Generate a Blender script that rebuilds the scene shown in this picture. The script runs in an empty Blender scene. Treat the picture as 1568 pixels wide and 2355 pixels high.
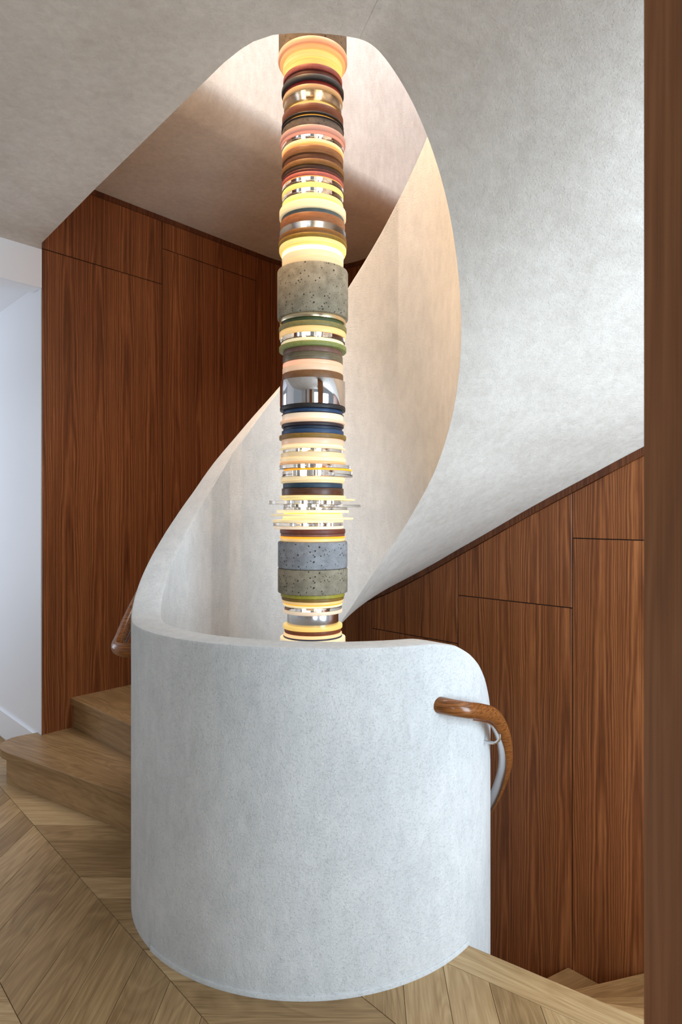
import bpy, bmesh, math, random
import numpy as np
from mathutils import Vector, Matrix

random.seed(7)
S = bpy.context.scene
COL = S.collection
rad = math.radians

# ------------------------------------------------------------------ camera
CAM_H = 1.475
cam_d = bpy.data.cameras.new('camera')
cam = bpy.data.objects.new('camera', cam_d)
COL.objects.link(cam)
cam.location = (0, 0, CAM_H)
cam.rotation_euler = (rad(90), 0, 0)
cam_d.sensor_fit = 'VERTICAL'
cam_d.sensor_height = 36.0
cam_d.sensor_width = 24.0
cam_d.lens = 1540.0 / 2355.0 * 36.0
cam_d.clip_start = 0.02
cam_d.dof.use_dof = True
cam_d.dof.focus_distance = 2.6
cam_d.dof.aperture_fstop = 6.3
S.camera = cam

# ------------------------------------------------------------------ world, lights, exposure
w = bpy.data.worlds.new('world')
S.world = w
w.use_nodes = True
bg = w.node_tree.nodes['Background']
bg.inputs['Color'].default_value = (0.86, 0.93, 1.0, 1)
bg.inputs['Strength'].default_value = 0.30

def area(name, loc, target, sx, sy, power, color):
    d = bpy.data.lights.new(name, 'AREA')
    d.shape = 'RECTANGLE'
    d.size, d.size_y = sx, sy
    d.energy = power
    d.color = color
    o = bpy.data.objects.new(name, d)
    COL.objects.link(o)
    o.location = loc
    o.rotation_euler = (Vector(target) - Vector(loc)).to_track_quat('-Z', 'Y').to_euler()
    return o

# tall window on the right of the landing, out of view behind the door jamb
area('window_light', (2.05, 0.50, 1.20), (0.65, 3.1, 1.25), 1.5, 1.9, 118, (0.72, 0.87, 1.0))
# windows of the room behind the camera
area('window_light', (1.5, -2.5, 1.45), (-0.3, 2.8, 1.5), 1.8, 2.0, 85, (0.74, 0.88, 1.0))
# skylight over the stair well
area('skylight', (0.7, 2.6, 6.2), (-0.2, 3.4, 3.2), 2.2, 2.2, 185, (0.96, 0.97, 1.0))
# added warm fill high above the well, tinting the right inner balustrade face
area('well_warm_fill', (-1.4, 1.7, 7.0), (0.42, 3.05, 1.9), 2.4, 2.4, 98, (1.0, 0.60, 0.28)).data.spread = rad(60)
# window at the end of the hallway on the left
area('hall_window_light', (-4.1, 4.2, 1.6), (-2.0, 4.1, 1.5), 1.2, 1.8, 26, (0.78, 0.86, 1.0))

S.view_settings.view_transform = 'Standard'
S.view_settings.look = 'None'
S.view_settings.exposure = 0.0
S.view_settings.gamma = 1.0
S.view_settings.use_curve_mapping = False

# ------------------------------------------------------------------ helpers
def new_obj(name, me, mat=None, parent=None):
    o = bpy.data.objects.new(name, me)
    COL.objects.link(o)
    if mat is not None and me is not None and len(me.materials) == 0:
        me.materials.append(mat)
    if parent is not None:
        o.parent = parent
    return o

def tag(o, label=None, cat=None, group=None, kind=None):
    if label: o['label'] = label
    if cat: o['category'] = cat
    if group: o['group'] = group
    if kind: o['kind'] = kind
    return o

def empty(name, loc=(0, 0, 0)):
    o = bpy.data.objects.new(name, None)
    COL.objects.link(o)
    o.location = loc
    o.empty_display_size = 0.1
    return o

def pydata(name, V, F, smooth=None):
    me = bpy.data.meshes.new(name)
    me.from_pydata([tuple(v) for v in V], [], F)
    bm = bmesh.new()
    bm.from_mesh(me)
    bmesh.ops.recalc_face_normals(bm, faces=bm.faces)
    bm.to_mesh(me)
    bm.free()
    me.update()
    if smooth is not None:
        for p in me.polygons:
            p.use_smooth = True
        me.set_sharp_from_angle(angle=rad(smooth))
    return me

def prism(name, poly, z0, z1, bevel=0.0, top_fn=None):
    """vertical prism over a plan polygon"""
    n = len(poly)
    V = [(x, y, z0) for x, y in poly] + [(x, y, z1) for x, y in poly]
    F = [list(range(n))[::-1], list(range(n, 2 * n))]
    F += [[i, (i + 1) % n, n + (i + 1) % n, n + i] for i in range(n)]
    me = pydata(name, V, F)
    if bevel:
        bm = bmesh.new()
        bm.from_mesh(me)
        ed = [e for e in bm.edges if abs(e.verts[0].co.z - e.verts[1].co.z) < 1e-6 and e.verts[0].co.z > (z0 + z1) / 2]
        bmesh.ops.bevel(bm, geom=ed, offset=bevel, segments=2, affect='EDGES', profile=0.6)
        bm.to_mesh(me)
        bm.free()
    return me

def slab_xz(name, poly, y0, y1, bevel=0.0):
    """prism standing in the local x-z plane, thickness along y"""
    n = len(poly)
    V = [(x, y0, z) for x, z in poly] + [(x, y1, z) for x, z in poly]
    F = [list(range(n)), list(range(n, 2 * n))[::-1]]
    F += [[i, (i + 1) % n, n + (i + 1) % n, n + i] for i in range(n)]
    me = pydata(name, V, F)
    if bevel:
        bm = bmesh.new()
        bm.from_mesh(me)
        ed = [e for e in bm.edges if abs(e.verts[0].co.y - y0) < 1e-6 and abs(e.verts[1].co.y - y0) < 1e-6]
        bmesh.ops.bevel(bm, geom=ed, offset=bevel, segments=1, affect='EDGES')
        bm.to_mesh(me)
        bm.free()
    return me

def lathe(name, prof, seg=64, cx=0, cy=0, closed=True, smooth=40):
    V, F = [], []
    n = len(prof)
    for i in range(seg):
        a = 2 * math.pi * i / seg
        for r, z in prof:
            V.append((cx + r * math.cos(a), cy + r * math.sin(a), z))
    for i in range(seg):
        j = (i + 1) % seg
        for k in range(n if closed else n - 1):
            l = (k + 1) % n
            F.append([i * n + k, j * n + k, j * n + l, i * n + l])
    return pydata(name, V, F, smooth)

def sweep(name, path, section, seg_up=None, caps=True, smooth=50, scales=None):
    """sweep a closed section (list of (u, v)) along a path; u is the outward radial
    direction away from the well axis, v is up"""
    V, F = [], []
    P = [Vector(p) for p in path]
    m = len(section)
    for i, p in enumerate(P):
        t = (P[min(i + 1, len(P) - 1)] - P[max(i - 1, 0)]).normalized()
        out = Vector((p.x - CX, p.y - CY, 0))
        if seg_up is not None:
            out = Vector(seg_up[i])
        out = (out - t * out.dot(t)).normalized()
        up = t.cross(out)
        if up.z < 0 and seg_up is None:
            up = -up
        s = scales[i] if scales else 1.0
        for (u, v) in section:
            V.append(p + out * u * s + up * v * s)
    for i in range(len(P) - 1):
        for k in range(m):
            l = (k + 1) % m
            F.append([i * m + k, i * m + l, (i + 1) * m + l, (i + 1) * m + k])
    if caps:
        F.append(list(range(m)))
        F.append([(len(P) - 1) * m + k for k in range(m)][::-1])
    return pydata(name, V, F, smooth)

def smooth_path(pts, n=80):
    """Catmull-Rom through points"""
    P = [np.array(p, float) for p in pts]
    P = [2 * P[0] - P[1]] + P + [2 * P[-1] - P[-2]]
    out = []
    segs = len(P) - 3
    per = max(2, n // segs)
    for i in range(segs):
        p0, p1, p2, p3 = P[i:i + 4]
        for k in range(per):
            t = k / per
            out.append(0.5 * ((2 * p1) + (-p0 + p2) * t + (2 * p0 - 5 * p1 + 4 * p2 - p3) * t * t + (-p0 + 3 * p1 - 3 * p2 + p3) * t ** 3))
    out.append(P[-2])
    return [tuple(p) for p in out]

def clip_half(poly, n, c):
    """keep the part of a polygon with n.p <= c"""
    out = []
    for i in range(len(poly)):
        a, b = poly[i], poly[(i + 1) % len(poly)]
        da, db = a[0] * n[0] + a[1] * n[1] - c, b[0] * n[0] + b[1] * n[1] - c
        if da <= 0: out.append(a)
        if da * db < 0:
            t = da / (da - db)
            out.append((a[0] + (b[0] - a[0]) * t, a[1] + (b[1] - a[1]) * t))
    return out

# ------------------------------------------------------------------ materials
def mat(name):
    m = bpy.data.materials.new(name)
    m.use_nodes = True
    nt = m.node_tree
    b = nt.nodes['Principled BSDF']
    return m, nt, b

def N(nt, kind, **kw):
    n = nt.nodes.new(kind)
    for k, v in kw.items():
        setattr(n, k, v)
    return n

def math_node(nt, op, a, b=None, c=None):
    n = nt.nodes.new('ShaderNodeMath')
    n.operation = op
    for i, v in enumerate((a, b, c)):
        if v is None: continue
        if isinstance(v, (int, float)): n.inputs[i].default_value = v
        else: nt.links.new(v, n.inputs[i])
    return n.outputs[0]

def noise(nt, vec, scale, detail=4, rough=0.55, dist=0.0):
    n = N(nt, 'ShaderNodeTexNoise')
    n.inputs['Scale'].default_value = scale
    n.inputs['Detail'].default_value = detail
    n.inputs['Roughness'].default_value = rough
    n.inputs['Distortion'].default_value = dist
    nt.links.new(vec, n.inputs['Vector'])
    return n.outputs['Fac']

def ramp(nt, fac, stops):
    r = N(nt, 'ShaderNodeValToRGB')
    cr = r.color_ramp
    while len(cr.elements) < len(stops): cr.elements.new(0.5)
    for e, (p, c) in zip(cr.elements, stops):
        e.position = p
        e.color = (*c, 1)
    nt.links.new(fac, r.inputs[0])
    return r.outputs[0]

def mapping(nt, vec, scale=(1, 1, 1), rot=(0, 0, 0), loc=None):
    m = N(nt, 'ShaderNodeMapping')
    m.inputs['Scale'].default_value = scale
    m.inputs['Rotation'].default_value = rot
    nt.links.new(vec, m.inputs['Vector'])
    if loc is not None: nt.links.new(loc, m.inputs['Location'])
    return m.outputs[0]

def bump(nt, height, strength, dist, b, prev=None):
    n = N(nt, 'ShaderNodeBump')
    n.inputs['Strength'].default_value = strength
    n.inputs['Distance'].default_value = dist
    nt.links.new(height, n.inputs['Height'])
    if prev is not None: nt.links.new(prev, n.inputs['Normal'])
    nt.links.new(n.outputs[0], b.inputs['Normal'])
    return n.outputs[0]

def hexc(r, g, b):
    """sRGB 0-255 to linear"""
    f = lambda c: (c / 255 / 12.92) if c / 255 <= 0.04045 else ((c / 255 + 0.055) / 1.055) ** 2.4
    return (f(r), f(g), f(b))

def plaster(name, c0, c1, bump_s=0.35, rough=0.75):
    m, nt, b = mat(name)
    tc = N(nt, 'ShaderNodeNewGeometry').outputs['Position']
    big = noise(nt, tc, 3.2, 6, 0.62, 0.2)
    trowel = noise(nt, mapping(nt, tc, (1, 1, 0.4)), 26, 8, 0.72, 0.3)
    big = math_node(nt, 'ADD', math_node(nt, 'MULTIPLY', big, 0.45), math_node(nt, 'MULTIPLY', trowel, 0.55))
    col = ramp(nt, big, [(0.36, c0), (0.64, c1)])
    nt.links.new(col, b.inputs['Base Color'])
    b.inputs['Roughness'].default_value = rough
    fine = noise(nt, tc, 150, 4, 0.65)
    pits = noise(nt, mapping(nt, tc, (1, 1, 1.4)), 105, 4, 0.72, 0.5)
    pr = ramp(nt, pits, [(0.36, (0, 0, 0)), (0.45, (1, 1, 1))])
    n1 = bump(nt, fine, bump_s * 0.9, 0.004, b)
    bump(nt, pr, bump_s * 0.85, 0.0035, b, n1)
    return m

M = {}
M['plaster'] = plaster('plaster', hexc(200, 202, 202), hexc(222, 223, 222), 0.55)
M['plaster_soffit'] = plaster('plaster_soffit', hexc(208, 201, 192), hexc(233, 228, 220), 0.45)  # warm bounce light off the oak floor is tinted into this plaster
m, nt, b = mat('white_paint')
b.inputs['Base Color'].default_value = (*hexc(238, 239, 242), 1)
b.inputs['Roughness'].default_value = 0.45
M['white'] = m

def walnut(name, dark, mid, light, leaf=0.19, rough=0.32):
    """book-matched veneer: cathedral arches in every leaf, grain running along local z"""
    m, nt, b = mat(name)
    tc = N(nt, 'ShaderNodeTexCoord').outputs['Object']
    oi = N(nt, 'ShaderNodeObjectInfo').outputs['Random']
    sep = N(nt, 'ShaderNodeSeparateXYZ')
    nt.links.new(tc, sep.inputs[0])
    x, z = sep.outputs[0], sep.outputs[2]
    x = math_node(nt, 'ADD', x, math_node(nt, 'MULTIPLY', sep.outputs[1], 0.6))
    xl = math_node(nt, 'DIVIDE', math_node(nt, 'ADD', x, 10.0), leaf)
    fr = math_node(nt, 'SUBTRACT', math_node(nt, 'FRACT', xl), 0.5)
    wob = noise(nt, mapping(nt, tc, (5.0, 5.0, 0.9)), 1.0, 3, 0.5)
    xr = math_node(nt, 'ADD', fr, math_node(nt, 'MULTIPLY', math_node(nt, 'SUBTRACT', wob, 0.5), 0.35))
    wn = N(nt, 'ShaderNodeTexWhiteNoise', noise_dimensions='1D')
    nt.links.new(math_node(nt, 'ADD', math_node(nt, 'FLOOR', xl), math_node(nt, 'MULTIPLY', oi, 50.0)), wn.inputs['W'])
    v = math_node(nt, 'MULTIPLY', math_node(nt, 'MULTIPLY', xr, xr), 22.0)
    v = math_node(nt, 'ADD', v, math_node(nt, 'MULTIPLY', z, 0.8))
    v = math_node(nt, 'ADD', v, math_node(nt, 'MULTIPLY', wn.outputs['Value'], 9.0))
    v = math_node(nt, 'ADD', v, math_node(nt, 'MULTIPLY', oi, 3.0))
    v = math_node(nt, 'ADD', v, math_node(nt, 'MULTIPLY', noise(nt, mapping(nt, tc, (14, 14, 1.2)), 1.0, 4, 0.6), 2.2))
    band = math_node(nt, 'PINGPONG', v, 0.5)
    band = math_node(nt, 'MULTIPLY', band, 2.0)
    streak = noise(nt, mapping(nt, tc, (95, 95, 0.55)), 1.0, 6, 0.65)
    fine = noise(nt, mapping(nt, tc, (330, 330, 4.0)), 1.0, 3, 0.6)
    broad = noise(nt, mapping(nt, tc, (7, 7, 0.35)), 1.0, 3, 0.5)
    t = math_node(nt, 'MULTIPLY', band, 0.20)
    t = math_node(nt, 'ADD', t, math_node(nt, 'MULTIPLY', streak, 0.52))
    t = math_node(nt, 'ADD', t, math_node(nt, 'MULTIPLY', fine, 0.30))
    t = math_node(nt, 'ADD', t, math_node(nt, 'MULTIPLY', broad, 0.22))
    t = math_node(nt, 'SUBTRACT', t, 0.12)
    col = ramp(nt, t, [(0.28, dark), (0.5, mid), (0.74, light)])
    nt.links.new(col, b.inputs['Base Color'])
    b.inputs['Roughness'].default_value = rough
    b.inputs['Specular IOR Level'].default_value = 0.35
    bump(nt, fine, 0.08, 0.001, b)
    return m

M['walnut_wall'] = walnut('walnut_wall', hexc(72, 37, 19), hexc(124, 71, 38), hexc(174, 110, 65))
M['walnut_jamb'] = walnut('walnut_jamb', hexc(128, 82, 50), hexc(150, 100, 62), hexc(168, 116, 74), 0.5, 0.8)
M['walnut_trim'] = walnut('walnut_trim', hexc(60, 30, 17), hexc(92, 50, 28), hexc(120, 70, 40), 0.3)

def oak(name, dark, mid, light, rough=0.42):
    """grain along local x; every plank takes its own tone"""
    m, nt, b = mat(name)
    tc = N(nt, 'ShaderNodeTexCoord').outputs['Object']
    oi = N(nt, 'ShaderNodeObjectInfo').outputs['Random']
    off = N(nt, 'ShaderNodeCombineXYZ')
    nt.links.new(math_node(nt, 'MULTIPLY', oi, 31.0), off.inputs[0])
    nt.links.new(math_node(nt, 'MULTIPLY', oi, 17.0), off.inputs[1])
    g = noise(nt, mapping(nt, tc, (2.4, 85, 85), loc=off.outputs[0]), 1.0, 6, 0.65, 0.4)
    f = noise(nt, mapping(nt, tc, (9, 260, 260), loc=off.outputs[0]), 1.0, 3, 0.6)
    cath = noise(nt, mapping(nt, tc, (1.1, 7, 7), loc=off.outputs[0]), 1.0, 2, 0.5, 1.5)
    cb = math_node(nt, 'PINGPONG', math_node(nt, 'MULTIPLY', cath, 14.0), 1.0)
    t = math_node(nt, 'ADD', math_node(nt, 'MULTIPLY', g, 0.42), 0.06)
    t = math_node(nt, 'ADD', t, math_node(nt, 'MULTIPLY', f, 0.30))
    t = math_node(nt, 'ADD', t, math_node(nt, 'MULTIPLY', cb, 0.12))
    t = math_node(nt, 'ADD', t, math_node(nt, 'MULTIPLY', math_node(nt, 'SUBTRACT', oi, 0.5), 0.26))
    col = ramp(nt, t, [(0.26, dark), (0.5, mid), (0.74, light)])
    nt.links.new(col, b.inputs['Base Color'])
    b.inputs['Roughness'].default_value = rough
    b.inputs['Specular IOR Level'].default_value = 0.35
    bump(nt, f, 0.12, 0.001, b)
    return m

M['oak'] = oak('oak', hexc(130, 101, 64), hexc(172, 140, 97), hexc(204, 174, 130))
M['oak_tread'] = oak('oak_tread', hexc(128, 98, 62), hexc(164, 130, 88), hexc(190, 158, 114))

def plain(name, col, rough=0.5, metallic=0.0, spec=0.5):
    m, nt, b = mat(name)
    b.inputs['Base Color'].default_value = (*col, 1)
    b.inputs['Roughness'].default_value = rough
    b.inputs['Metallic'].default_value = metallic
    b.inputs['Specular IOR Level'].default_value = spec
    return m

def leather(name, col):
    m, nt, b = mat(name)
    tc = N(nt, 'ShaderNodeTexCoord').outputs['Object']
    n = noise(nt, tc, 60, 4, 0.6)
    d = tuple(c * 0.82 for c in col)
    l = tuple(min(1, c * 1.15) for c in col)
    nt.links.new(ramp(nt, n, [(0.3, d), (0.7, l)]), b.inputs['Base Color'])
    b.inputs['Roughness'].default_value = 0.5
    bump(nt, noise(nt, tc, 500, 2), 0.1, 0.0005, b)
    return m

def frosted(name, col, strength):
    """frosted glass lit by the lamp inside the column"""
    m, nt, b = mat(name)
    b.inputs['Base Color'].default_value = (*col, 1)
    b.inputs['Roughness'].default_value = 0.35
    b.inputs['Emission Color'].default_value = (*col, 1)
    b.inputs['Emission Strength'].default_value = strength
    b.inputs['Subsurface Weight'].default_value = 0.0
    return m

def glass(name, col, rough=0.0, ior=1.47):
    m, nt, b = mat(name)
    b.inputs['Base Color'].default_value = (*col, 1)
    b.inputs['Roughness'].default_value = rough
    b.inputs['Transmission Weight'].default_value = 1.0
    b.inputs['IOR'].default_value = ior
    return m

def turned_wood(name, dark, light):
    m, nt, b = mat(name)
    tc = N(nt, 'ShaderNodeTexCoord').outputs['Object']
    g = noise(nt, mapping(nt, tc, (6, 60, 260), rot=(0.1, 0.06, 0.5)), 1.0, 4, 0.6)
    nt.links.new(ramp(nt, g, [(0.3, dark), (0.7, light)]), b.inputs['Base Color'])
    b.inputs['Roughness'].default_value = 0.38
    return m

def concrete(name, c0, c1, pit=(0.05, 0.045, 0.035)):
    m, nt, b = mat(name)
    tc = N(nt, 'ShaderNodeTexCoord').outputs['Object']
    n = noise(nt, tc, 26, 6, 0.65)
    base = N(nt, 'ShaderNodeMix', data_type='RGBA')
    nt.links.new(ramp(nt, n, [(0.3, c0), (0.7, c1)]), base.inputs[6])
    grain = noise(nt, tc, 330, 3, 0.7)
    v = N(nt, 'ShaderNodeTexVoronoi')
    v.inputs['Scale'].default_value = 70
    v.inputs['Randomness'].default_value = 1.0
    nt.links.new(tc, v.inputs['Vector'])
    sel = noise(nt, tc, 75, 2)
    p = math_node(nt, 'ADD', v.outputs['Distance'], math_node(nt, 'MULTIPLY', sel, 0.75))
    pm = ramp(nt, p, [(0.50, (1, 1, 1)), (0.56, (0, 0, 0))])
    v2 = N(nt, 'ShaderNodeTexVoronoi')
    v2.inputs['Scale'].default_value = 230
    nt.links.new(tc, v2.inputs['Vector'])
    sel2 = noise(nt, tc, 140, 2)
    p2 = math_node(nt, 'ADD', v2.outputs['Distance'], math_node(nt, 'MULTIPLY', sel2, 0.8))
    pm2 = ramp(nt, p2, [(0.48, (1, 1, 1)), (0.56, (0, 0, 0))])
    mx = N(nt, 'ShaderNodeMath', operation='MAXIMUM')
    nt.links.new(pm, mx.inputs[0]); nt.links.new(pm2, mx.inputs[1])
    nt.links.new(mx.outputs[0], base.inputs[0])
    base.inputs[7].default_value = (*pit, 1)
    nt.links.new(base.outputs[2], b.inputs['Base Color'])
    b.inputs['Roughness'].default_value = 0.85
    inv = math_node(nt, 'SUBTRACT', 1.0, mx.outputs[0])
    n1 = bump(nt, grain, 0.55, 0.0012, b)
    bump(nt, inv, 0.6, 0.002, b, n1)
    return m

M['steel'] = plain('brushed_steel', (0.72, 0.72, 0.74), 0.22, 1.0)
M['chrome'] = plain('polished_chrome', (0.80, 0.80, 0.83), 0.05, 1.0)
M['brass'] = plain('lit_brass', (0.85, 0.72, 0.48), 0.25, 1.0)
M['dark'] = plain('shadow_gap', (0.012, 0.008, 0.006), 0.9)

# ------------------------------------------------------------------ the geometry of the stair (metres, well axis at CX, CY)
CX, CY = -0.115, 2.727
RI, RO = 0.595, 0.706                 # inner and outer face of the balustrade
def pol(a, r): return (CX + r * math.cos(rad(a)), CY + r * math.sin(rad(a)))

# angle unwrapped, falling as the stair climbs (clockwise)
_top = sorted([(460, -0.80), (400, -0.02), (360, 0.52), (345, 0.73), (337, 0.838), (334, 0.882), (328.6, 0.94), (321.9, 0.993), (314.7, 1.033),
        (305.8, 1.053), (290, 1.059), (259, 1.068), (217, 1.072), (203, 1.073), (196, 1.085), (190, 1.118), (183, 1.168), (173, 1.256),
        (164, 1.345), (154.5, 1.452), (144.8, 1.572), (135.2, 1.712), (126, 1.835), (117.5, 1.955), (111, 2.044), (105.6, 2.122), (90, 2.352),
        (74.4, 2.600), (64.7, 2.742), (51.6, 2.932), (40.7, 3.078), (31.4, 3.19), (0, 3.58), (-40, 4.05), (-60, 4.24), (-73, 4.30), (-175, 4.31)])
_sof = sorted([(130, 0.13), (110, 0.46), (90, 0.765), (76.5, 0.965), (69, 1.083), (57.9, 1.247), (40.7, 1.475), (26, 1.660), (10, 1.885), (-3.4, 2.085),
        (-13, 2.235), (-24.9, 2.435), (-32.4, 2.565), (-39.4, 2.670), (-46.1, 2.761), (-51.9, 2.835), (-58, 2.902), (-63.8, 2.958),
        (-67, 2.983), (-70, 2.997), (-73, 3.0), (-180, 3.0)])
def interp(tab):
    xs = np.array([p[0] for p in tab], float); ys = np.array([p[1] for p in tab], float)
    g = np.arange(xs[0], xs[-1] + 0.5, 0.5)
    v = np.interp(g, xs, ys)
    k = np.exp(-0.5 * (np.arange(-8, 9) / 3.0) ** 2); k /= k.sum()
    v2 = np.convolve(np.pad(v, 8, mode='edge'), k, mode='valid')
    return lambda a: float(np.interp(a, g, v2))
top_z = interp(_top)
sof_z = interp(_sof)

def guard_bottom(a):
    if a <= 110: return sof_z(a)
    if a <= 160: return -0.35 + (160 - a) / 50.0 * (sof_z(110) + 0.35)
    if a <= 322: return -0.35
    return -0.35 - (a - 322) * 0.0129

# plan of the walls
LW0, LWD = Vector((-1.736, 3.891)), Vector((0.658, 0.753))         # left wood wall
LWN = Vector((0.753, -0.658))                                        # its normal, towards the well
RW0, RWD = Vector((1.160, 3.525)), Vector((-0.679, 0.734))          # right panelled wall
RWN = Vector((-0.734, -0.679))
UW0 = Vector((0.193, 5.257))                                         # upper right wall, set back behind the flight
FC, FR = Vector((-0.174, 4.918)), 0.5                                # rounded corner between the two
LAND_Z, CEIL_Z = 3.0, 3.463

def ray_to(p0, d, a):
    """distance from the well axis along angle a to the line p0 + s d"""
    c, s_ = math.cos(rad(a)), math.sin(rad(a))
    det = c * (-d.y) + s_ * d.x
    if abs(det) < 1e-6: return 99
    bx, by = p0.x - CX, p0.y - CY
    r = (bx * (-d.y) + by * d.x) / det
    return r if r > 0 else 99
def r_upper(a):
    r = min(ray_to(LW0, LWD, a), ray_to(UW0, RWD, a), 3.4)
    return r
# ------------------------------------------------------------------ large structure
# balustrade: one plaster ribbon winding round the well
def ribbon(a0, a1, step, ri, ro, zb, zt, bev):
    V, F = [], []
    n = int(round((a0 - a1) / step))
    for i in range(n + 1):
        a = a0 + (a1 - a0) * i / n
        b_, t_ = zb(a), zt(a)
        for r, z in ((ri, b_), (ri, t_ - bev), (ri + bev * 0.3, t_ - bev * 0.3), (ri + bev, t_), (ro - bev, t_), (ro - bev * 0.3, t_ - bev * 0.3), (ro, t_ - bev), (ro, b_)):
            x, y = pol(a, r)
            V.append((x, y, z))
    k = 8
    for i in range(n):
        for j in range(k - 1):               # open below: the soffit closes it
            l = j + 1
            F.append([i * k + j, i * k + l, (i + 1) * k + l, (i + 1) * k + j])
    F.append(list(range(k)))
    F.append([n * k + j for j in range(k)])
    return pydata('balustrade', V, F, 35)

bal = empty('stair_balustrade', (CX, CY, 0))
tag(bal, 'curved white plaster balustrade wall spiralling around the open stair well', 'balustrade')
def rel(me, o):                       # keep world placement under a moved empty
    me.transform(Matrix.Translation(-Vector(o.location)))
    return me
new_obj('wall_band', rel(ribbon(455, -73, 1.5, RI, RO, guard_bottom, top_z, 0.010), bal), M['plaster'], bal)
V, F = [], []
n = 90
for i in range(n + 1):
    a = 321 - (321 - 222) * i / n
    for r, z in ((RO - 0.01, 0.0), (RO - 0.01, 0.016), (RO + 0.002, 0.016), (RO + 0.004, 0.013), (RO + 0.004, 0.0)):
        V.append((*pol(a, r), z))
for i in range(n):
    for j in range(5):
        l = (j + 1) % 5
        F.append([i * 5 + j, i * 5 + l, (i + 1) * 5 + l, (i + 1) * 5 + j])
new_obj('base_trim', rel(pydata('base_trim', V, F, 40), bal), M['plaster'], bal)

# --- left wood wall
def wall_frame(p0, d, nrm):
    """matrix: local x along the wall, local -y towards the stair, z up"""
    m = Matrix.Identity(4)
    m.col[0][:3] = (d.x, d.y, 0)
    m.col[1][:3] = (-nrm.x, -nrm.y, 0)
    m.col[2][:3] = (0, 0, 1)
    m.col[3][:3] = (p0.x, p0.y, 0)
    return m

wl = new_obj('wall_left', slab_xz('wall_left', [(0.05, -0.3), (1.80, -0.3), (1.80, 5.5), (0.05, 5.5)], 0.012, 0.16), M['dark'])
wl.matrix_world = wall_frame(LW0, LWD, LWN)
tag(wl, 'walnut veneer panelled wall rising beside the ascending stairs', kind='structure')
G = 0.005
def wpanel(parent, poly, thick=0.012, mat_=None, name='wood_panel', by=0.0):
    return new_obj(name, slab_xz(name, poly, by, by + thick, 0.0012), mat_ or M['walnut_wall'], parent)
TRIM = 0.035
for s0, s1, zs in ((0.0, 0.8117, 3.006), (0.8117, 1.65, 3.248)):
    wpanel(wl, [(s0 + G / 2, 0.0), (s1 - G / 2, 0.0), (s1 - G / 2, zs - G / 2), (s0 + G / 2, zs - G / 2)])
    wpanel(wl, [(s0 + G / 2, zs + G / 2), (s1 - G / 2, zs + G / 2), (s1 - G / 2, CEIL_Z - TRIM), (s0 + G / 2, CEIL_Z - TRIM)])
wpanel(wl, [(1.65 + G / 2, 0.0), (1.80, 0.0), (1.80, CEIL_Z - TRIM), (1.65 + G / 2, CEIL_Z - TRIM)])
wpanel(wl, [(0.0, CEIL_Z - TRIM), (1.80, CEIL_Z - TRIM), (1.80, CEIL_Z), (0.0, CEIL_Z)], 0.02, M['walnut_trim'], 'ceiling_trim', -0.006)

# --- rounded corner and the upper right wall behind the flight
a_s, a_e = math.degrees(math.atan2(-LWN.y, -LWN.x)), math.degrees(math.atan2(-RWN.y, -RWN.x))
def curve_wall(r0, r1, z0, z1, ext):
    ins, out = [], []
    for i in range(25):
        a = rad(a_s + (a_e - a_s) * i / 24)
        ins.append((FC.x + r0 * math.cos(a), FC.y + r0 * math.sin(a)))
        out.append((FC.x + r1 * math.cos(a), FC.y + r1 * math.sin(a)))
    if ext:
        ins.append((ins[-1][0] - RWD.x * ext, ins[-1][1] - RWD.y * ext))
        out.append((out[-1][0] - RWD.x * ext, out[-1][1] - RWD.y * ext))
    return prism('curve', ins + out[::-1], z0, z1)
wb = new_obj('wall_back', curve_wall(FR, FR + 0.15, -0.3, 5.5, 3.4), M['walnut_wall'])
tag(wb, 'dark walnut wall rounding the back corner of the stair', kind='structure')
new_obj('ceiling_trim', curve_wall(FR - 0.008, FR, CEIL_Z - TRIM, CEIL_Z, 3.2), M['walnut_trim'], wb)

# --- right panelled wall under the soffit
def ang_of(t, off=0.0):
    p = RW0 + RWD * t + RWN * off
    return math.degrees(math.atan2(p.y - CY, p.x - CX))
def sz(t): return sof_z(ang_of(t)) + 0.004
T0, T1 = -1.9, 2.05
ts = [T0 + (T1 - T0) * i / 60 for i in range(61)]
wr = new_obj('wall_right', slab_xz('wall_right', [(T0, -3.2), (T1, -3.2)] + [(t, sz(t)) for t in ts[::-1]], 0.012, 0.10), M['dark'])
wr.matrix_world = wall_frame(RW0, RWD, RWN)
tag(wr, 'walnut panelled wall below the rising white soffit', kind='structure')
TW = 0.042
def seg_top(t0, t1, off):
    return [(t0 + (t1 - t0) * i / 14, sz(t0 + (t1 - t0) * i / 14) - off) for i in range(15)]
for t0, t1, zs in ((-1.9, -0.80, 1.70), (-0.80, -0.06, 1.339), (-0.06, 0.6775, 0.975), (0.6775, 1.407, 0.684), (1.407, 2.05, 0.42)):
    a, c = t0 + G / 2, t1 - G / 2
    wpanel(wr, [(a, -3.2), (c, -3.2), (c, zs - G / 2), (a, zs - G / 2)])
    wpanel(wr, [(a, zs + G / 2), (c, zs + G / 2)] + seg_top(a, c, TW + 0.002)[::-1])
tt = seg_top(-1.9, 2.05, TW)
wpanel(wr, seg_top(-1.9, 2.05, TW) + seg_top(-1.9, 2.05, 0.0)[::-1], 0.022, M['walnut_trim'], 'soffit_trim', -0.010)

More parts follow.
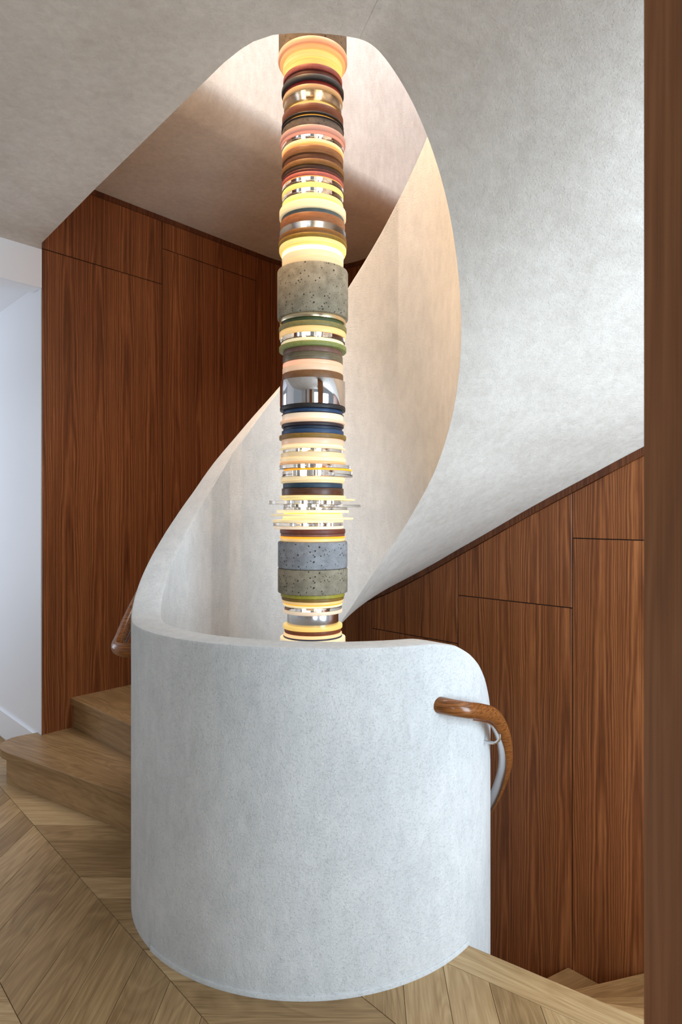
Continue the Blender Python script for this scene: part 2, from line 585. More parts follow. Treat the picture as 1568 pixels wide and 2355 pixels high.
# --- white wall with the hallway opening, left of the wood wall
HZ = 2.777
HD = Vector((-0.679, 0.734))
wh = new_obj('wall_hall', slab_xz('wall_hall', [(-1.25, HZ), (0.0, HZ), (0.0, 3.02), (-1.25, 3.02)], 0.0, 0.13), M['white'])
wh.matrix_world = wall_frame(LW0 - LWD * 0.002, LWD, LWN)
tag(wh, 'white painted header over the hallway opening', kind='structure')
w2 = new_obj('wall_front', slab_xz('wall_front', [(-4.2, -0.1), (-1.25, -0.1), (-1.25, 3.02), (-4.2, 3.02)], 0.0, 0.13), M['white'])
w2.matrix_world = wall_frame(LW0, LWD, LWN)
tag(w2, 'white painted wall before the hallway opening', kind='structure')
# hall side wall running back from the corner
hw = new_obj('wall_side', slab_xz('wall_side', [(0.014, -0.1), (3.0, -0.1), (3.0, HZ + 0.2), (0.014, HZ + 0.2)], 0.0, 0.03), M['white'])
hw.matrix_world = wall_frame(LW0 - LWD * 0.004, HD, Vector((-0.734, -0.679)))
tag(hw, 'white hallway wall running back from the wood panel corner', kind='structure')
hb = new_obj('baseboard_side', slab_xz('baseboard_side', [(0.02, 0.0), (3.0, 0.0), (3.0, 0.172), (0.02, 0.172)], -0.014, 0.0, 0.004), M['white'])
hb.matrix_world = wall_frame(LW0 - LWD * 0.004, HD, Vector((-0.734, -0.679)))
tag(hb, 'white baseboard along the hallway wall', kind='structure')
hc_pts = [LW0 + HD * 0.10, LW0 + HD * 3.0, LW0 + HD * 3.0 - LWD * 1.4, LW0 + HD * 0.10 - LWD * 1.4]
hc = new_obj('ceiling_hall', prism('ceiling_hall', [(p.x, p.y) for p in hc_pts], HZ + 0.03, HZ + 0.12), M['white'])
tag(hc, 'white hallway ceiling behind the header', kind='structure')

# --- upper landing slab: flat plaster ceiling over the viewer
edge = [pol(a, RI) for a in range(287, 257, -3)]
edge += [(-0.283, 2.170), (-0.330, 2.207), (-0.3966, 2.272), (-0.688, 2.611), (-1.166, 3.167), (-1.700, 3.800)]
c0 = LW0 - LWD * 0.002
far = LW0 - LWD * 3.6
poly = edge + [(c0.x, c0.y), (far.x, far.y), (-4.1, -2.7), (3.2, -2.7), pol(-73, 4.2)]
ce = new_obj('ceiling', prism('ceiling', poly, LAND_Z, LAND_Z + 0.22), M['plaster_soffit'])
tag(ce, 'flat plaster ceiling under the upper landing', kind='structure')

# --- flat ceiling over the left flight and the tall bright face that rises from it
UP0 = Vector((-0.742, 3.211)) - LWD * 1.6          # crease line, parallel to the left wood wall
FIL = 0.16
prof = []
x_wall = -1.24
prof.append((x_wall, CEIL_Z))
for i in range(9):
    a = rad(90 * i / 8)
    prof.append((-FIL * (1 - math.sin(a)) , CEIL_Z + FIL * (1 - math.cos(a))))
prof.append((0.0, 6.4))
back = [(-0.12, 6.4), (-0.12, CEIL_Z + 0.25), (x_wall, CEIL_Z + 0.25)]
sec = prof + back
V, F = [], []
L = 4.6
m_ = len(sec)
for i, s in enumerate((0.0, L)):
    for u, z in sec:
        p = UP0 + LWD * s + LWN * u
        V.append((p.x, p.y, z))
F = [[k, (k + 1) % m_, m_ + (k + 1) % m_, m_ + k] for k in range(m_)]
F += [list(range(m_)), list(range(m_, 2 * m_))[::-1]]
cu = new_obj('ceiling_upper', pydata('ceiling_upper', V, F, 35), M['plaster_soffit'])
tag(cu, 'plaster ceiling over the left flight turning up into a tall skylit face', kind='structure')

# --- floor: oak chevron planks on a slab
E0a, E0b = Vector((0.4376, 2.277)), Vector((0.870, 1.954))
EN = Vector((0.598, 0.801)).normalized()
EC = EN.dot(E0a)
cut = bpy.data.objects.new('cutter', lathe('cutter', [(0.0001, -1), (RO - 0.06, -1), (RO - 0.06, 1), (0.0001, 1)], 96, CX, CY))
COL.objects.link(cut)
def boolean_cut(o):
    md = o.modifiers.new('cut', 'BOOLEAN')
    md.operation = 'DIFFERENCE'
    md.object = cut
    md.solver = 'EXACT'
    dg = bpy.context.evaluated_depsgraph_get()
    me = bpy.data.meshes.new_from_object(o.evaluated_get(dg))
    o.modifiers.clear()
    o.data = me
fl_poly = clip_half([(-4.4, -2.7), (3.4, -2.7), (3.4, 4.0), (-0.3, 5.2), (-3.9, 6.0)], EN, EC)
fl_poly = clip_half(fl_poly, (-0.55, 0.83), 3.62)
floor = new_obj('floor', prism('floor', fl_poly, -0.26, -0.016), M['oak'])
boolean_cut(floor)
tag(floor, 'oak chevron parquet floor of the landing', kind='structure')

hp = [LW0 + HD * 0.01, LW0 + HD * 3.0, LW0 + HD * 3.0 - LWD * 2.2, LW0 - LWD * 2.2, LW0 - HD * 0.55 - LWD * 0.6, LW0 - HD * 0.55]
fh = new_obj('floor_hall', prism('floor_hall', [(p.x, p.y) for p in hp], -0.24, -0.0165), M['oak'])
tag(fh, 'oak floor running into the hallway on the left', kind='structure')
SP = rad(-49.0)
U, Vv = Vector((math.cos(SP), math.sin(SP))), Vector((-math.sin(SP), math.cos(SP)))
O0 = Vector((-1.186, 2.855))
PW, CW = 0.198, 0.407
SHE, SHO = CW / math.tan(rad(48.5)), CW / math.tan(rad(43.0))
cuts = []
for j in range(-6, 7):
    v0 = j * CW
    for k in range(-14, 18):
        u0 = k * PW
        ev = (j % 2 == 0)
        ua, ub = (0.0, SHE) if ev else (SHO, 0.0)
        g = 0.0010
        q = [(u0 + ua + g, v0 + g), (u0 + PW + ua - g, v0 + g), (u0 + PW + ub - g, v0 + CW - g), (u0 + ub + g, v0 + CW - g)]
        P = [O0 + U * a + Vv * b_ for a, b_ in q]
        cxy = sum((Vector(p) for p in P), Vector((0, 0))) / 4
        if cxy.y < 1.25 or cxy.y > 5.2 or cxy.x < -3.4 or cxy.x > 2.2: continue
        # under the flight, behind the first riser: nothing shows
        if (cxy - Vector((-0.976, 3.08))).dot(Vector((0.553, 0.833))) > 0.25 and (cxy - LW0).dot(LWN) > -0.1: continue
        if (cxy - LW0).dot(-HD) < -0.1 and (cxy - LW0).dot(LWN) < 0 and (cxy - LW0).dot(LWD) > 0.05: continue
        poly = clip_half([(p.x, p.y) for p in P], EN, EC - 0.126)
        if len(poly) < 3: continue
        dmin = [math.hypot(x - CX, y - CY) for x, y in poly]
        if max(dmin) < RO - 0.05: continue
        d = (P[3] - P[0]).normalized()
        ang = math.atan2(d.y, d.x)
        c = Vector((cxy.x, cxy.y))
        R2 = Matrix.Rotation(-ang, 2)
        lp = [tuple(R2 @ (Vector(p) - c)) for p in poly]
        o = new_obj('plank', prism('plank', lp, -0.016, random.uniform(-0.0004, 0.0003), 0.0009), M['oak'], floor)
        o.location = (c.x, c.y, 0)
        o.rotation_euler = (0, 0, ang)
        if min(dmin) < RO + 0.02 or math.hypot(cxy.x - CX, cxy.y - CY) < RO:
            cuts.append(o)
bpy.context.view_layer.update()
for o in cuts: boolean_cut(o)

# nosing board along the top of the descending flight
nb = [(E0a - E0b) * 0.35 + E0a, (E0b - E0a) * 2.6 + E0a]
d = (E0b - E0a).normalized()
L0, L1 = nb[0], nb[1]
c = (L0 + L1) / 2
hl = (L1 - L0).length / 2
no = new_obj('nosing_board', prism('nosing_board', [(-hl, 0.0), (hl, 0.0), (hl, 0.1252), (-hl, 0.1252)], -0.04, 0.0005, 0.004), M['oak'], floor)
no.location = (c.x - EN.x * 0.1245, c.y - EN.y * 0.1245, 0)
no.rotation_euler = (0, 0, math.atan2(d.y, d.x))
bpy.context.view_layer.update()
boolean_cut(no)
bpy.data.objects.remove(cut)
rp = [(L0.x, L0.y), (L1.x, L1.y)]
rb = new_obj('riser_board', prism('riser_board', [(-hl + 0.55, -0.03), (hl, -0.03), (hl, -0.012), (-hl + 0.55, -0.012)], -0.18, -0.04), M['oak_tread'], floor)
rb.location = (c.x, c.y, 0)
rb.rotation_euler = (0, 0, math.atan2(d.y, d.x))

# lower storey floor and its walls far below
lf = new_obj('floor_lower', prism('floor_lower', [(-4, -2.7), (4, -2.7), (4, 6.5), (-4, 6.5)], -3.4, -3.24), M['oak'])
tag(lf, 'floor of the storey below the stairs', kind='structure')

# --- unseen rear wall with a window bay; walnut boards added for chrome reflections
def rear(name, x0, x1, m_, z1=3.0, label=None, z0=0.0):
    o = new_obj(name, slab_xz(name, [(x0, z0), (x1, z0), (x1, z1), (x0, z1)], -3.0, -2.86), m_)
    tag(o, label, kind='structure')
rear('wall_rear', -4.1, -2.3, M['white'], label='white rear wall behind the viewer, far left')
rear('reflection_strip', -2.3, -2.0, M['walnut_trim'], label='walnut strip added on the rear wall for the chrome reflection')
rear('wall_rear', -2.0, -1.0, M['white'], label='white rear wall between the added walnut strip and panel')
rear('reflection_panel', -1.0, -0.1, M['walnut_jamb'], label='walnut panel added in the rear wall for the chrome reflection')
rear('wall_rear', -0.1, 0.55, M['white'], label='white rear wall between the added walnut panel and the window')
rear('wall_rear', 2.45, 3.3, M['white'], label='white rear wall right of the window')

# --- near door jamb on the right edge of the view
dj = empty('door_1', (0.674, 0.95, 0))
tag(dj, 'blurred walnut door jamb close on the right edge', kind='structure')
j1 = new_obj('jamb', slab_xz('jamb', [(-0.172, -0.0), (0.45, -0.0), (0.45, 2.99), (-0.172, 2.99)], 0.0, 0.16, 0.004), M['walnut_jamb'], dj)

# ------------------------------------------------------------------ stairs
def sector(a0, a1, r0, rfun, n=6):
    ins = [pol(a0 + (a1 - a0) * i / n, r0) for i in range(n + 1)]
    out = [pol(a0 + (a1 - a0) * i / n, rfun(a0 + (a1 - a0) * i / n)) for i in range(n + 1)]
    return ins + out[::-1]

up = empty('ascending_staircase', (CX, CY, 0))
tag(up, 'oak staircase climbing behind the balustrade with white plaster underside', 'staircase')

def local_piece(name, poly, z0, z1, ang, material, parent, bevel=0.003):
    """prism whose local x follows ang so that the grain runs along it"""
    c = sum((Vector(p) for p in poly), Vector((0, 0))) / len(poly)
    R2 = Matrix.Rotation(-ang, 2)
    o = new_obj(name, prism(name, [tuple(R2 @ (Vector(p) - c)) for p in poly], z0, z1, bevel), material, parent)
    o.location = Vector((c.x, c.y, 0)) - Vector(parent.location)
    o.rotation_euler = (0, 0, ang)
    return o

r1a, r1b = Vector((-0.976, 3.080)), Vector((-1.746, 3.591))      # first riser
r2a, r2b = Vector((-1.127, 3.558)), Vector((-1.585, 4.009))      # second riser
d1, d2 = (r1b - r1a).normalized(), (r2b - r2a).normalized()
n1, n2 = Vector((-d1.y, d1.x)), Vector((-d2.y, d2.x))
if n1.x < 0: n1 = -n1
if n2.x < 0: n2 = -n2
# tread 1 with its rounded free end past the wall corner
RT = 0.018
p_start = r1a - d1 * 0.33
front = [p_start - n1 * RT, Vector((-1.795, 3.602)), Vector((-1.845, 3.640)), Vector((-1.880, 3.688)), Vector((-1.902, 3.745)), Vector((-1.905, 3.800)),
         Vector((-1.888, 3.848)), Vector((-1.850, 3.888)), Vector((-1.785, 3.938)), LW0 - LWD * 0.006 + HD * 0.012, LW0 - LWD * 0.002 + LWN * 0.0]
back = [r2b + d2 * 0.10 + n2 * 0.05, r2a - d2 * 0.35 + n2 * 0.05]
poly1 = [(p.x, p.y) for p in front + back]
local_piece('tread', poly1, 0.138, 0.18, math.atan2(d1.y, d1.x), M['oak_tread'], up, 0.004)
q0, q1 = r1a - d1 * 0.33, r1b + d1 * 0.085
local_piece('riser', [(p.x, p.y) for p in (q0, q1, q1 + n1 * 0.02, q0 + n1 * 0.02)], 0.0, 0.138, math.atan2(d1.y, d1.x), M['oak_tread'], up, 0)
s0_, s1_ = q1 - d1 * 0.02, q1
local_piece('riser_return', [(p.x, p.y) for p in (s1_ - d1 * 0.02 + n1 * 0.02, s1_ + n1 * 0.02, s1_ + n1 * 0.24, s1_ - d1 * 0.02 + n1 * 0.24)], 0.0, 0.138, math.atan2(n1.y, n1.x), M['oak_tread'], up, 0)
# tread 2
a3 = 126.0
t2 = [r2a - d2 * 0.36 - n2 * RT, r2b + d2 * 0.058 - n2 * RT]
k1 = LW0 + LWD * 0.17
pa = Vector(pol(a3 - 2, ray_to(LW0, LWD, a3 - 2) - 0.002))
t2 += [pa, Vector(pol(a3 - 2, RO - 0.03))]
local_piece('tread', [(p.x, p.y) for p in t2], 0.318, 0.36, math.atan2(d2.y, d2.x), M['oak_tread'], up, 0.004)
q0, q1 = r2a - d2 * 0.36, r2b + d2 * 0.052
local_piece('riser', [(p.x, p.y) for p in (q0, q1, q1 + n2 * 0.02, q0 + n2 * 0.02)], 0.18, 0.318, math.atan2(d2.y, d2.x), M['oak_tread'], up, 0)
zprev = 0.36
for k in range(3, 18):
    a0 = a3 - 14 * (k - 3)
    a1 = a0 - 14
    z = max(0.18 * k, sof_z(a1) + 0.10) if k < 17 else 3.22
    if a0 < -70: break
    local_piece('tread', sector(a0 + 1.0, a1, RO - 0.03, lambda a: r_upper(a) - 0.004), z - 0.04, z, rad(a0), M['oak_tread'], up)
    local_piece('riser', sector(a0, a0 - 0.9, RO - 0.03, lambda a: r_upper(a) - 0.004, 1), zprev, z - 0.04, rad(a0), M['oak_tread'], up, 0)
    zprev = z
# helical plaster underside
V, F = [], []
na, nr = 150, 12
A0, A1 = 128.0, -73.0
for i in range(na + 1):
    a = A0 + (A1 - A0) * i / na
    rm = r_upper(a) - 0.004
    for j in range(nr + 1):
        r = RI + (rm - RI) * j / nr
        V.append((*pol(a, r), sof_z(a)))
nv = len(V)
for i in range(na + 1):
    a = A0 + (A1 - A0) * i / na
    rm = r_upper(a) - 0.004
    for j in range(nr + 1):
        r = max(RO - 0.01, RI + (rm - RI) * j / nr)
        V.append((*pol(a, r), sof_z(a) + 0.05))
for base, flip in ((0, False), (nv, True)):
    for i in range(na):
        for j in range(nr):
            q = [base + i * (nr + 1) + j, base + (i + 1) * (nr + 1) + j, base + (i + 1) * (nr + 1) + j + 1, base + i * (nr + 1) + j + 1]
            F.append(q[::-1] if flip else q)
for i in range(na):
    p, q = i * (nr + 1) + nr, (i + 1) * (nr + 1) + nr
    F.append([p, q, nv + q, nv + p])
sf = pydata('soffit', V, F, 35)
new_obj('soffit', rel(sf, up), M['plaster_soffit'], up)

down = empty('descending_staircase', (CX, CY, -1.5))
tag(down, 'oak winder stairs going down to the right past the balustrade', 'staircase')
def r_lower(a): return min(ray_to(RW0, RWD, a) - 0.004, 2.6)
for k in range(1, 10):
    a0 = -39.5 + 14 * (k - 1)          # back riser of this tread
    a1 = -39.5 + 14 * k                # its nosing
    z = -0.18 * k
    o = local_piece('tread', sector(a1, a0 - 1.0, RO - 0.03, r_lower), z - 0.04, z, rad(a1), M['oak_tread'], down)
    o = local_piece('riser', sector(a1 - 1.0, a1 - 2.0, RO - 0.03, r_lower, 1), z - 0.18, z - 0.04, rad(a1), M['oak_tread'], down, 0)

# ------------------------------------------------------------------ handrails
M['rail'] = turned_wood('rail_wood', hexc(92, 52, 24), hexc(160, 100, 52))
M['rail'].node_tree.nodes['Principled BSDF'].inputs['Roughness'].default_value = 0.22
oval = [(0.0255 * math.cos(rad(a)), 0.027 * math.sin(rad(a))) for a in range(0, 360, 18)]
RR = RO + 0.058
def rail(name, pts, label, group=None):
    root = empty(name, pts[len(pts) // 2])
    tag(root, label, 'handrail', group)
    path = smooth_path(pts, 90)
    new_obj('rail', rel(sweep('rail', path, oval), root), M['rail'], root)
    # steel flat bar let into the underside, on the wall side
    strip = [(-0.0285, -0.006), (-0.024, -0.020), (-0.010, -0.031), (0.000, -0.032), (0.000, -0.024), (-0.020, -0.006)]
    m = len(path)
    new_obj('steel_strip', rel(sweep('steel_strip', path[int(m * 0.2):int(m * 0.97)], strip), root), M['steel'], root)
    return root
pr = [(*pol(307.6, RO - 0.012), 0.850), (*pol(309.6, RO + 0.03), 0.845), (*pol(313.0, RR), 0.834), (*pol(317, RR), 0.820), (*pol(321, RR), 0.803),
      (*pol(326, RR), 0.778), (*pol(331, RR), 0.735), (*pol(337, RR), 0.668), (*pol(343, RR), 0.593), (*pol(350, RR), 0.505), (*pol(359, RR), 0.392), (*pol(368, RR), 0.262),
      (*pol(376, RR), 0.145), (*pol(390, RR), -0.06), (*pol(404, RR), -0.25)]
r1 = rail('handrail', pr, 'polished walnut handrail bending down around the right side of the balustrade')
def bracket(root, a, zr):
    x0, y0 = pol(a, RO - 0.01)
    x1, y1 = pol(a, RO + 0.030)
    x2, y2 = pol(a, RR)
    p = smooth_path([(x0, y0, zr - 0.070), (*pol(a, RO + 0.02), zr - 0.070), (*pol(a, RO + 0.042), zr - 0.067), (*pol(a, RR - 0.002), zr - 0.052), (*pol(a, RR), zr - 0.025)], 24)
    tang = (-math.sin(rad(a)), math.cos(rad(a)), 0)
    circ = [(0.0055 * math.cos(rad(q)), 0.0055 * math.sin(rad(q))) for q in range(0, 360, 30)]
    br = new_obj('bracket', rel(sweep('bracket', p, circ, seg_up=[tang] * len(p)), root), M['steel'], root)
    pl = sweep('bracket_plate', [(*pol(a - 1.9, RR - 0.001), zr - 0.0275 + 0.023), (*pol(a, RR - 0.001), zr - 0.0275), (*pol(a + 1.9, RR - 0.001), zr - 0.0275 - 0.023)],
               [(-0.011, -0.003), (0.011, -0.003), (0.011, 0.002), (-0.011, 0.002)])
    new_obj('bracket_plate', rel(pl, root), M['steel'], br)
bracket(r1, 332.5, 0.722)
pl_ = [(*pol(194, RO - 0.012), 0.948), (*pol(192.3, RO + 0.03), 0.946), (*pol(188.5, RR), 0.950), (*pol(183, RR), 0.978), (*pol(176, RR), 1.036), (*pol(168, RR), 1.116), (*pol(160, RR), 1.21), (*pol(145, RR), 1.40), (*pol(128, RR), 1.63), (*pol(110, RR), 1.88)]
r2 = rail('handrail', pl_, 'walnut handrail end peeking out left of the balustrade over the first steps')

# ------------------------------------------------------------------ the lamp column in the well
GL = {  # frosted glass: sRGB colour, glow
    'peach': ((232, 170, 132), 0.55), 'peach2': ((246, 190, 126), 0.75), 'yellow': ((250, 210, 112), 0.95), 'gold': ((246, 200, 92), 0.85),
    'tanfrost': ((196, 158, 112), 0.45), 'amber': ((252, 168, 40), 1.1), 'mauve': ((196, 146, 130), 0.5), 'pink': ((222, 150, 128), 0.65),
    'peachglow': ((255, 200, 140), 1.0), 'orange': ((250, 160, 88), 0.9), 'lemon': ((255, 226, 60), 1.1), 'cream': ((246, 222, 170), 0.85),
    'yellowclear': ((250, 216, 120), 0.8), 'hot': ((255, 246, 205), 1.5), 'creamtan': ((228, 200, 152), 0.7), 'apricot': ((248, 198, 118), 0.85),
    'creamglow': ((255, 236, 190), 1.0), 'pinkglow': ((252, 178, 146), 0.95), 'peachpale': ((236, 190, 158), 0.65), 'creampink': ((250, 222, 194), 0.8),
    'peachtan': ((228, 164, 104), 0.7), 'paleyellow': ((250, 228, 152), 0.9)}
for k, (c, s) in GL.items():
    if k not in ('amber', 'orange', 'pinkglow', 'peach', 'peach2', 'mauve', 'pink', 'tanfrost'): c = tuple(q * 0.74 + w_ * 0.26 for q, w_ in zip(c, (246, 226, 190)))
    if k in ('cream', 'creamglow', 'creamtan', 'creampink', 'peachpale', 'paleyellow', 'peachtan', 'apricot'): s *= 0.66
    M[k] = frosted('glass_' + k, hexc(*c), s * 0.70)
LE = {'rose': (158, 80, 74), 'maroon': (92, 34, 24), 'charcoal': (50, 54, 60), 'red': (140, 38, 36), 'black': (34, 33, 36), 'brown': (96, 54, 28),
      'ochrebrown': (130, 86, 34), 'darkbrown': (66, 36, 22), 'salmon': (190, 98, 86), 'slate': (90, 100, 100), 'mustard': (146, 112, 32), 'darkgreen': (74, 90, 56),
      'olive': (140, 132, 80), 'leaf': (140, 150, 84), 'mauvebrown': (130, 94, 80), 'bronze': (126, 88, 52), 'blue': (48, 76, 112), 'aubergine': (58, 46, 52),
      'navy': (38, 48, 66), 'ochre': (146, 112, 48), 'teal': (48, 70, 88), 'maroonbrown': (120, 62, 44), 'rosebrown': (142, 90, 72), 'lime': (176, 164, 58),
      'olivebrown': (146, 112, 44), 'rust': (142, 80, 48), 'navyblue': (50, 60, 92)}
for k, c in LE.items(): M[k] = leather('leather_' + k, hexc(*c))
M['walnut'] = turned_wood('disc_walnut', hexc(84, 40, 20), hexc(124, 64, 34))
M['teak'] = turned_wood('disc_teak', hexc(118, 76, 42), hexc(156, 106, 62))
M['teak2'] = turned_wood('disc_teak2', hexc(134, 84, 50), hexc(170, 112, 70))
M['greywood'] = turned_wood('disc_greywood', hexc(98, 84, 62), hexc(138, 124, 96))
M['darkwalnut'] = turned_wood('disc_darkwalnut', hexc(70, 42, 26), hexc(106, 66, 40))
M['clear'] = glass('crystal', (1, 1, 1))
M['clearmat'] = glass('acrylic', (0.95, 0.96, 0.97), 0.3)
M['smoke'] = glass('smoked_glass', (0.80, 0.70, 0.56), 0.22)
M['concrete'] = concrete('concrete_warm', hexc(124, 117, 98), hexc(168, 159, 138))
M['concrete2'] = concrete('concrete_cool', hexc(128, 130, 133), hexc(168, 170, 174))
M['tweed'] = concrete('stone_dark', hexc(84, 74, 66), hexc(116, 104, 94))
M['stone_top'] = concrete('stone_top', hexc(120, 106, 90), hexc(150, 136, 116))
M['core'] = plain('core_mirror', (0.9, 0.86, 0.8), 0.08, 1.0)
m, nt, b = mat('lamp_tube')
b.inputs['Emission Color'].default_value = (1.0, 0.86, 0.62, 1)
b.inputs['Emission Strength'].default_value = 5.0
M['tube'] = m

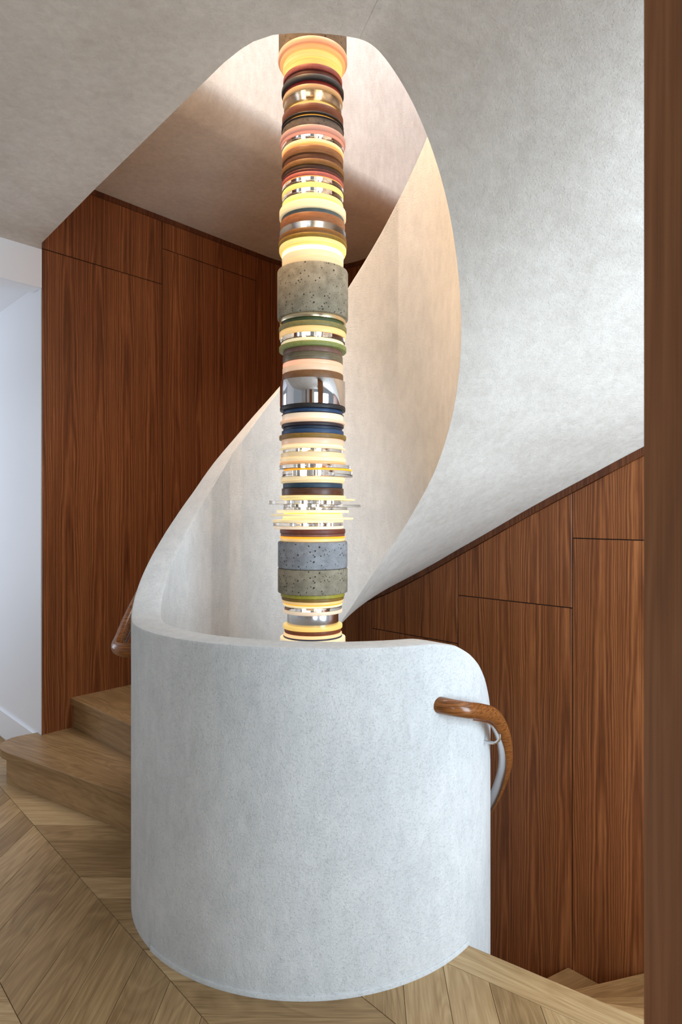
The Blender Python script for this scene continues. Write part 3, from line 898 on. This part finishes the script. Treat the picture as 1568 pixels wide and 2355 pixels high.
DISCS = [
    ('glass_disc', 'peach', 3.3176, 0.1403, 0.0),
    ('glass_disc', 'peach2', 3.2929, 0.1319, 0.0),
    ('glass_disc', 'yellow', 3.2779, 0.12, 0.0),
    ('glass_disc', 'gold', 3.253, 0.1124, 0.0),
    ('leather_disc', 'rose', 3.2235, 0.12, 0.0),
    ('leather_disc', 'maroon', 3.202, 0.1158, 0.0),
    ('leather_disc', 'charcoal', 3.1798, 0.1265, 0.0),
    ('leather_disc', 'red', 3.1603, 0.1167, 0.0),
    ('glass_disc', 'tanfrost', 3.144, 0.1217, 0.0),
    ('glass_disc', 'smoke', 3.1246, 0.1167, 0.0),
    ('glass_disc', 'gold', 3.0867, 0.1082, 0.0),
    ('wood_disc', 'walnut', 3.0688, 0.1241, 0.0),
    ('leather_disc', 'black', 3.0346, 0.1261, 0.0),
    ('glass_disc', 'amber', 3.0274, 0.1175, 0.0),
    ('leather_disc', 'black', 3.0185, 0.1271, 0.0),
    ('stone_disc', 'tweed', 3.0131, 0.1243, 0.0),
    ('glass_disc', 'mauve', 2.9788, 0.1332, 0.0),
    ('glass_disc', 'pink', 2.9589, 0.1285, 0.0),
    ('crystal_disc', 'clear', 2.9453, 0.1251, 0.0),
    ('glass_disc', 'peachglow', 2.9292, 0.1251, 0.0),
    ('glass_disc', 'orange', 2.917, 0.1238, 0.0),
    ('wood_disc', 'teak', 2.9045, 0.1241, 0.0),
    ('leather_disc', 'brown', 2.8753, 0.12, 0.0),
    ('leather_disc', 'ochrebrown', 2.8504, 0.1273, 0.0),
    ('leather_disc', 'darkbrown', 2.8288, 0.1241, 0.0),
    ('leather_disc', 'maroon', 2.8133, 0.1241, 0.0),
    ('leather_disc', 'salmon', 2.8013, 0.1253, 0.0),
    ('glass_disc', 'orange', 2.7856, 0.1238, 0.0),
    ('crystal_disc', 'clear', 2.7805, 0.1249, 0.0),
    ('glass_disc', 'gold', 2.7612, 0.1246, 0.0),
    ('crystal_disc', 'clear', 2.7394, 0.1231, 0.0),
    ('glass_disc', 'yellow', 2.7194, 0.1243, 0.0),
    ('glass_disc', 'lemon', 2.7042, 0.1236, 0.0),
    ('glass_disc', 'cream', 2.6916, 0.1352, 0.0),
    ('leather_disc', 'slate', 2.658, 0.1276, 0.0),
    ('wood_disc', 'teak2', 2.6417, 0.1315, 0.0),
    ('acrylic_disc', 'clearmat', 2.6049, 0.1347, 0.0),
    ('leather_disc', 'ochrebrown', 2.579, 0.1373, 0.0),
    ('leather_disc', 'mustard', 2.5595, 0.1391, 0.0),
    ('glass_disc', 'yellowclear', 2.543, 0.1363, 0.0),
    ('glass_disc', 'gold', 2.525, 0.1332, 0.0),
    ('glass_disc', 'hot', 2.5168, 0.1254, 0.0),
    ('glass_disc', 'cream', 2.4993, 0.1248, 0.0),
    ('glass_disc', 'creamtan', 2.475, 0.1248, 0.0),
    ('concrete_drum', 'concrete', 2.4475, 0.1437, 0.0),
    ('metal_ring', 'brass', 2.2521, 0.1352, 0.0),
    ('leather_disc', 'darkgreen', 2.2333, 0.1273, 0.0),
    ('leather_disc', 'olive', 2.2199, 0.1378, 0.0),
    ('glass_disc', 'apricot', 2.1997, 0.1354, 0.0),
    ('crystal_disc', 'clear', 2.175, 0.1314, 0.0),
    ('glass_disc', 'creamglow', 2.1569, 0.1268, 0.0),
    ('leather_disc', 'leaf', 2.1414, 0.1368, 0.0),
    ('leather_disc', 'mauvebrown', 2.123, 0.12, 0.0),
    ('wood_disc', 'greywood', 2.103, 0.1222, 0.0),
    ('glass_disc', 'pinkglow', 2.0724, 0.1217, 0.0),
    ('glass_disc', 'peachpale', 2.0553, 0.1229, 0.0),
    ('leather_disc', 'bronze', 2.0298, 0.1241, 0.0),
    ('metal_drum', 'chrome', 2.0005, 0.133, 0.0),
    ('leather_disc', 'black', 1.8981, 0.133, 0.0),
    ('leather_disc', 'blue', 1.8816, 0.1209, 0.0),
    ('leather_disc', 'black', 1.8669, 0.1259, 0.0),
    ('glass_disc', 'creampink', 1.8647, 0.1236, 0.0),
    ('glass_disc', 'peachpale', 1.8394, 0.1329, 0.0),
    ('leather_disc', 'aubergine', 1.8274, 0.1265, 0.0),
    ('leather_disc', 'navy', 1.8144, 0.1197, 0.0),
    ('leather_disc', 'blue', 1.8016, 0.1258, 0.0),
    ('leather_disc', 'ochre', 1.7827, 0.1358, 0.0),
    ('glass_disc', 'peachpale', 1.7652, 0.1268, 0.0),
    ('glass_disc', 'creamglow', 1.7423, 0.1234, 0.0),
    ('glass_disc', 'cream', 1.7316, 0.1336, 0.0),
    ('crystal_disc', 'clear', 1.7241, 0.1238, 0.0),
    ('glass_disc', 'creamtan', 1.7113, 0.1298, 0.0),
    ('glass_disc', 'cream', 1.691, 0.1336, 0.0),
    ('glass_disc', 'peachtan', 1.6739, 0.1339, 0.0),
    ('crystal_disc', 'clear', 1.6616, 0.1471, 0.009),
    ('glass_disc', 'amber', 1.6461, 0.1395, 0.022),
    ('crystal_disc', 'clear', 1.6381, 0.1444, 0.018),
    ('glass_disc', 'cream', 1.6144, 0.1315, 0.0),
    ('glass_disc', 'creamtan', 1.6, 0.129, 0.0),
    ('leather_disc', 'teal', 1.5897, 0.1209, 0.0),
    ('wood_disc', 'darkwalnut', 1.5701, 0.1258, 0.0),
    ('glass_disc', 'paleyellow', 1.5408, 0.1337, 0.0),
    ('glass_disc', 'paleyellow', 1.5264, 0.1454, 0.026),
    ('crystal_disc', 'clear', 1.5199, 0.1505, -0.03),
    ('crystal_disc', 'clear', 1.5051, 0.1589, 0.038),
    ('crystal_disc', 'clear', 1.4935, 0.1336, 0.011),
    ('glass_disc', 'creamglow', 1.4828, 0.1469, 0.0),
    ('glass_disc', 'lemon', 1.4712, 0.117, 0.0),
    ('glass_disc', 'cream', 1.4668, 0.1462, -0.025),
    ('glass_disc', 'creamglow', 1.4579, 0.1217, 0.0),
    ('glass_disc', 'cream', 1.452, 0.144, 0.021),
    ('glass_disc', 'cream', 1.4436, 0.1447, -0.019),
    ('crystal_disc', 'clear', 1.4321, 0.1427, -0.021),
    ('glass_disc', 'creampink', 1.4192, 0.1413, -0.016),
    ('leather_disc', 'maroonbrown', 1.4064, 0.1327, 0.0),
    ('leather_disc', 'rosebrown', 1.388, 0.1302, 0.0),
    ('glass_disc', 'amber', 1.3774, 0.1325, 0.0),
    ('glass_disc', 'apricot', 1.3702, 0.1305, 0.0),
    ('concrete_drum', 'concrete2', 1.3573, 0.1412, 0.0),
    ('concrete_drum', 'concrete', 1.2494, 0.1417, 0.0),
    ('leather_disc', 'lime', 1.1493, 0.1298, 0.0),
    ('leather_disc', 'olivebrown', 1.1343, 0.1265, 0.0),
    ('glass_disc', 'apricot', 1.1218, 0.1244, 0.0),
    ('glass_disc', 'amber', 1.1101, 0.1197, 0.0),
    ('glass_disc', 'creamglow', 1.1057, 0.1204, 0.0),
    ('crystal_disc', 'clear', 1.0969, 0.118, 0.0),
    ('glass_disc', 'creampink', 1.0831, 0.1207, 0.0),
    ('metal_drum', 'steel', 1.0689, 0.1045, 0.0),
    ('glass_disc', 'gold', 1.0219, 0.1207, 0.0),
    ('leather_disc', 'rust', 1.0056, 0.115, 0.0),
    ('glass_disc', 'peachglow', 0.9888, 0.1185, 0.0),
    ('leather_disc', 'navyblue', 0.976, 0.1195, 0.0),
    ('glass_disc', 'creamglow', 0.9702, 0.133, 0.0),
]
lamp = empty('column_chandelier', (CX, CY, 0.0))
tag(lamp, 'tall column chandelier of stacked glass, leather, wood, stone and metal discs hanging in the well', 'chandelier')
LABEL = {'concrete': 'warm grey pitted concrete drum', 'concrete2': 'cool grey pitted concrete drum', 'chrome': 'polished chrome drum', 'steel': 'narrow brushed steel drum'}
HOLE = 0.052
def disc_mesh(name, r, h, hole, bev, seg=64):
    b_ = min(bev, h * 0.4)
    prof = [(hole, 0), (r - b_, 0), (r - b_ * 0.3, b_ * 0.3), (r, b_), (r, h - b_), (r - b_ * 0.3, h - b_ * 0.3), (r - b_, h), (hole, h)]
    return lathe(name, prof, seg, smooth=30)
for i, (nm, mk, z, r, off) in enumerate(DISCS):
    zb = DISCS[i + 1][2] if i + 1 < len(DISCS) else z - 0.03
    h = max(z - zb, 0.003) - 0.0004
    bev = {'glass_disc': 0.003, 'crystal_disc': 0.0012, 'concrete_drum': 0.006, 'metal_drum': 0.0015}.get(nm, 0.0025)
    me = disc_mesh(nm, r, h, HOLE, bev, 96 if 'drum' in nm else 64)
    o = new_obj(nm, me, M[mk], lamp)
    o.location = (off, 0, z - h)
    if mk in LABEL: o['label'] = LABEL[mk]
# stone above, and the column going on below the rim
for nm, mk, z, h, r in (('stone_disc', 'stone_top', 3.319, 0.5, 0.138), ('glass_disc', 'peachglow', 0.88, 0.055, 0.128), ('concrete_drum', 'concrete', 0.68, 0.195, 0.139), ('leather_disc', 'rust', 0.63, 0.045, 0.125)):
    o = new_obj(nm, disc_mesh(nm, r, h, HOLE, 0.004), M[mk], lamp)
    o.location = (0, 0, z)
# mirror-faceted core with slots of light, seen through the crystal discs
seg = 22
V, F = [], []
for z in (0.62, 3.80):
    for k in range(seg):
        a = 2 * math.pi * k / seg
        rr = 0.0505 if k % 2 else 0.043
        V.append((rr * math.cos(a), rr * math.sin(a), z))
F = [[k, (k + 1) % seg, seg + (k + 1) % seg, seg + k] for k in range(seg)] + [list(range(seg)), list(range(seg, 2 * seg))]
new_obj('core', pydata('core', V, F), M['core'], lamp)
for k in range(5):
    a = 2 * math.pi * (k + 0.2) / 5
    o = new_obj('light_tube', lathe('light_tube', [(0.0001, 0.62), (0.0032, 0.62), (0.0032, 3.80), (0.0001, 3.80)], 10), M['tube'], lamp)
    o.location = (0.0475 * math.cos(a), 0.0475 * math.sin(a), 0)
new_obj('suspension_rod', lathe('suspension_rod', [(0.0001, 3.80), (0.012, 3.80), (0.012, 6.4), (0.0001, 6.4)], 16), M['steel'], lamp)
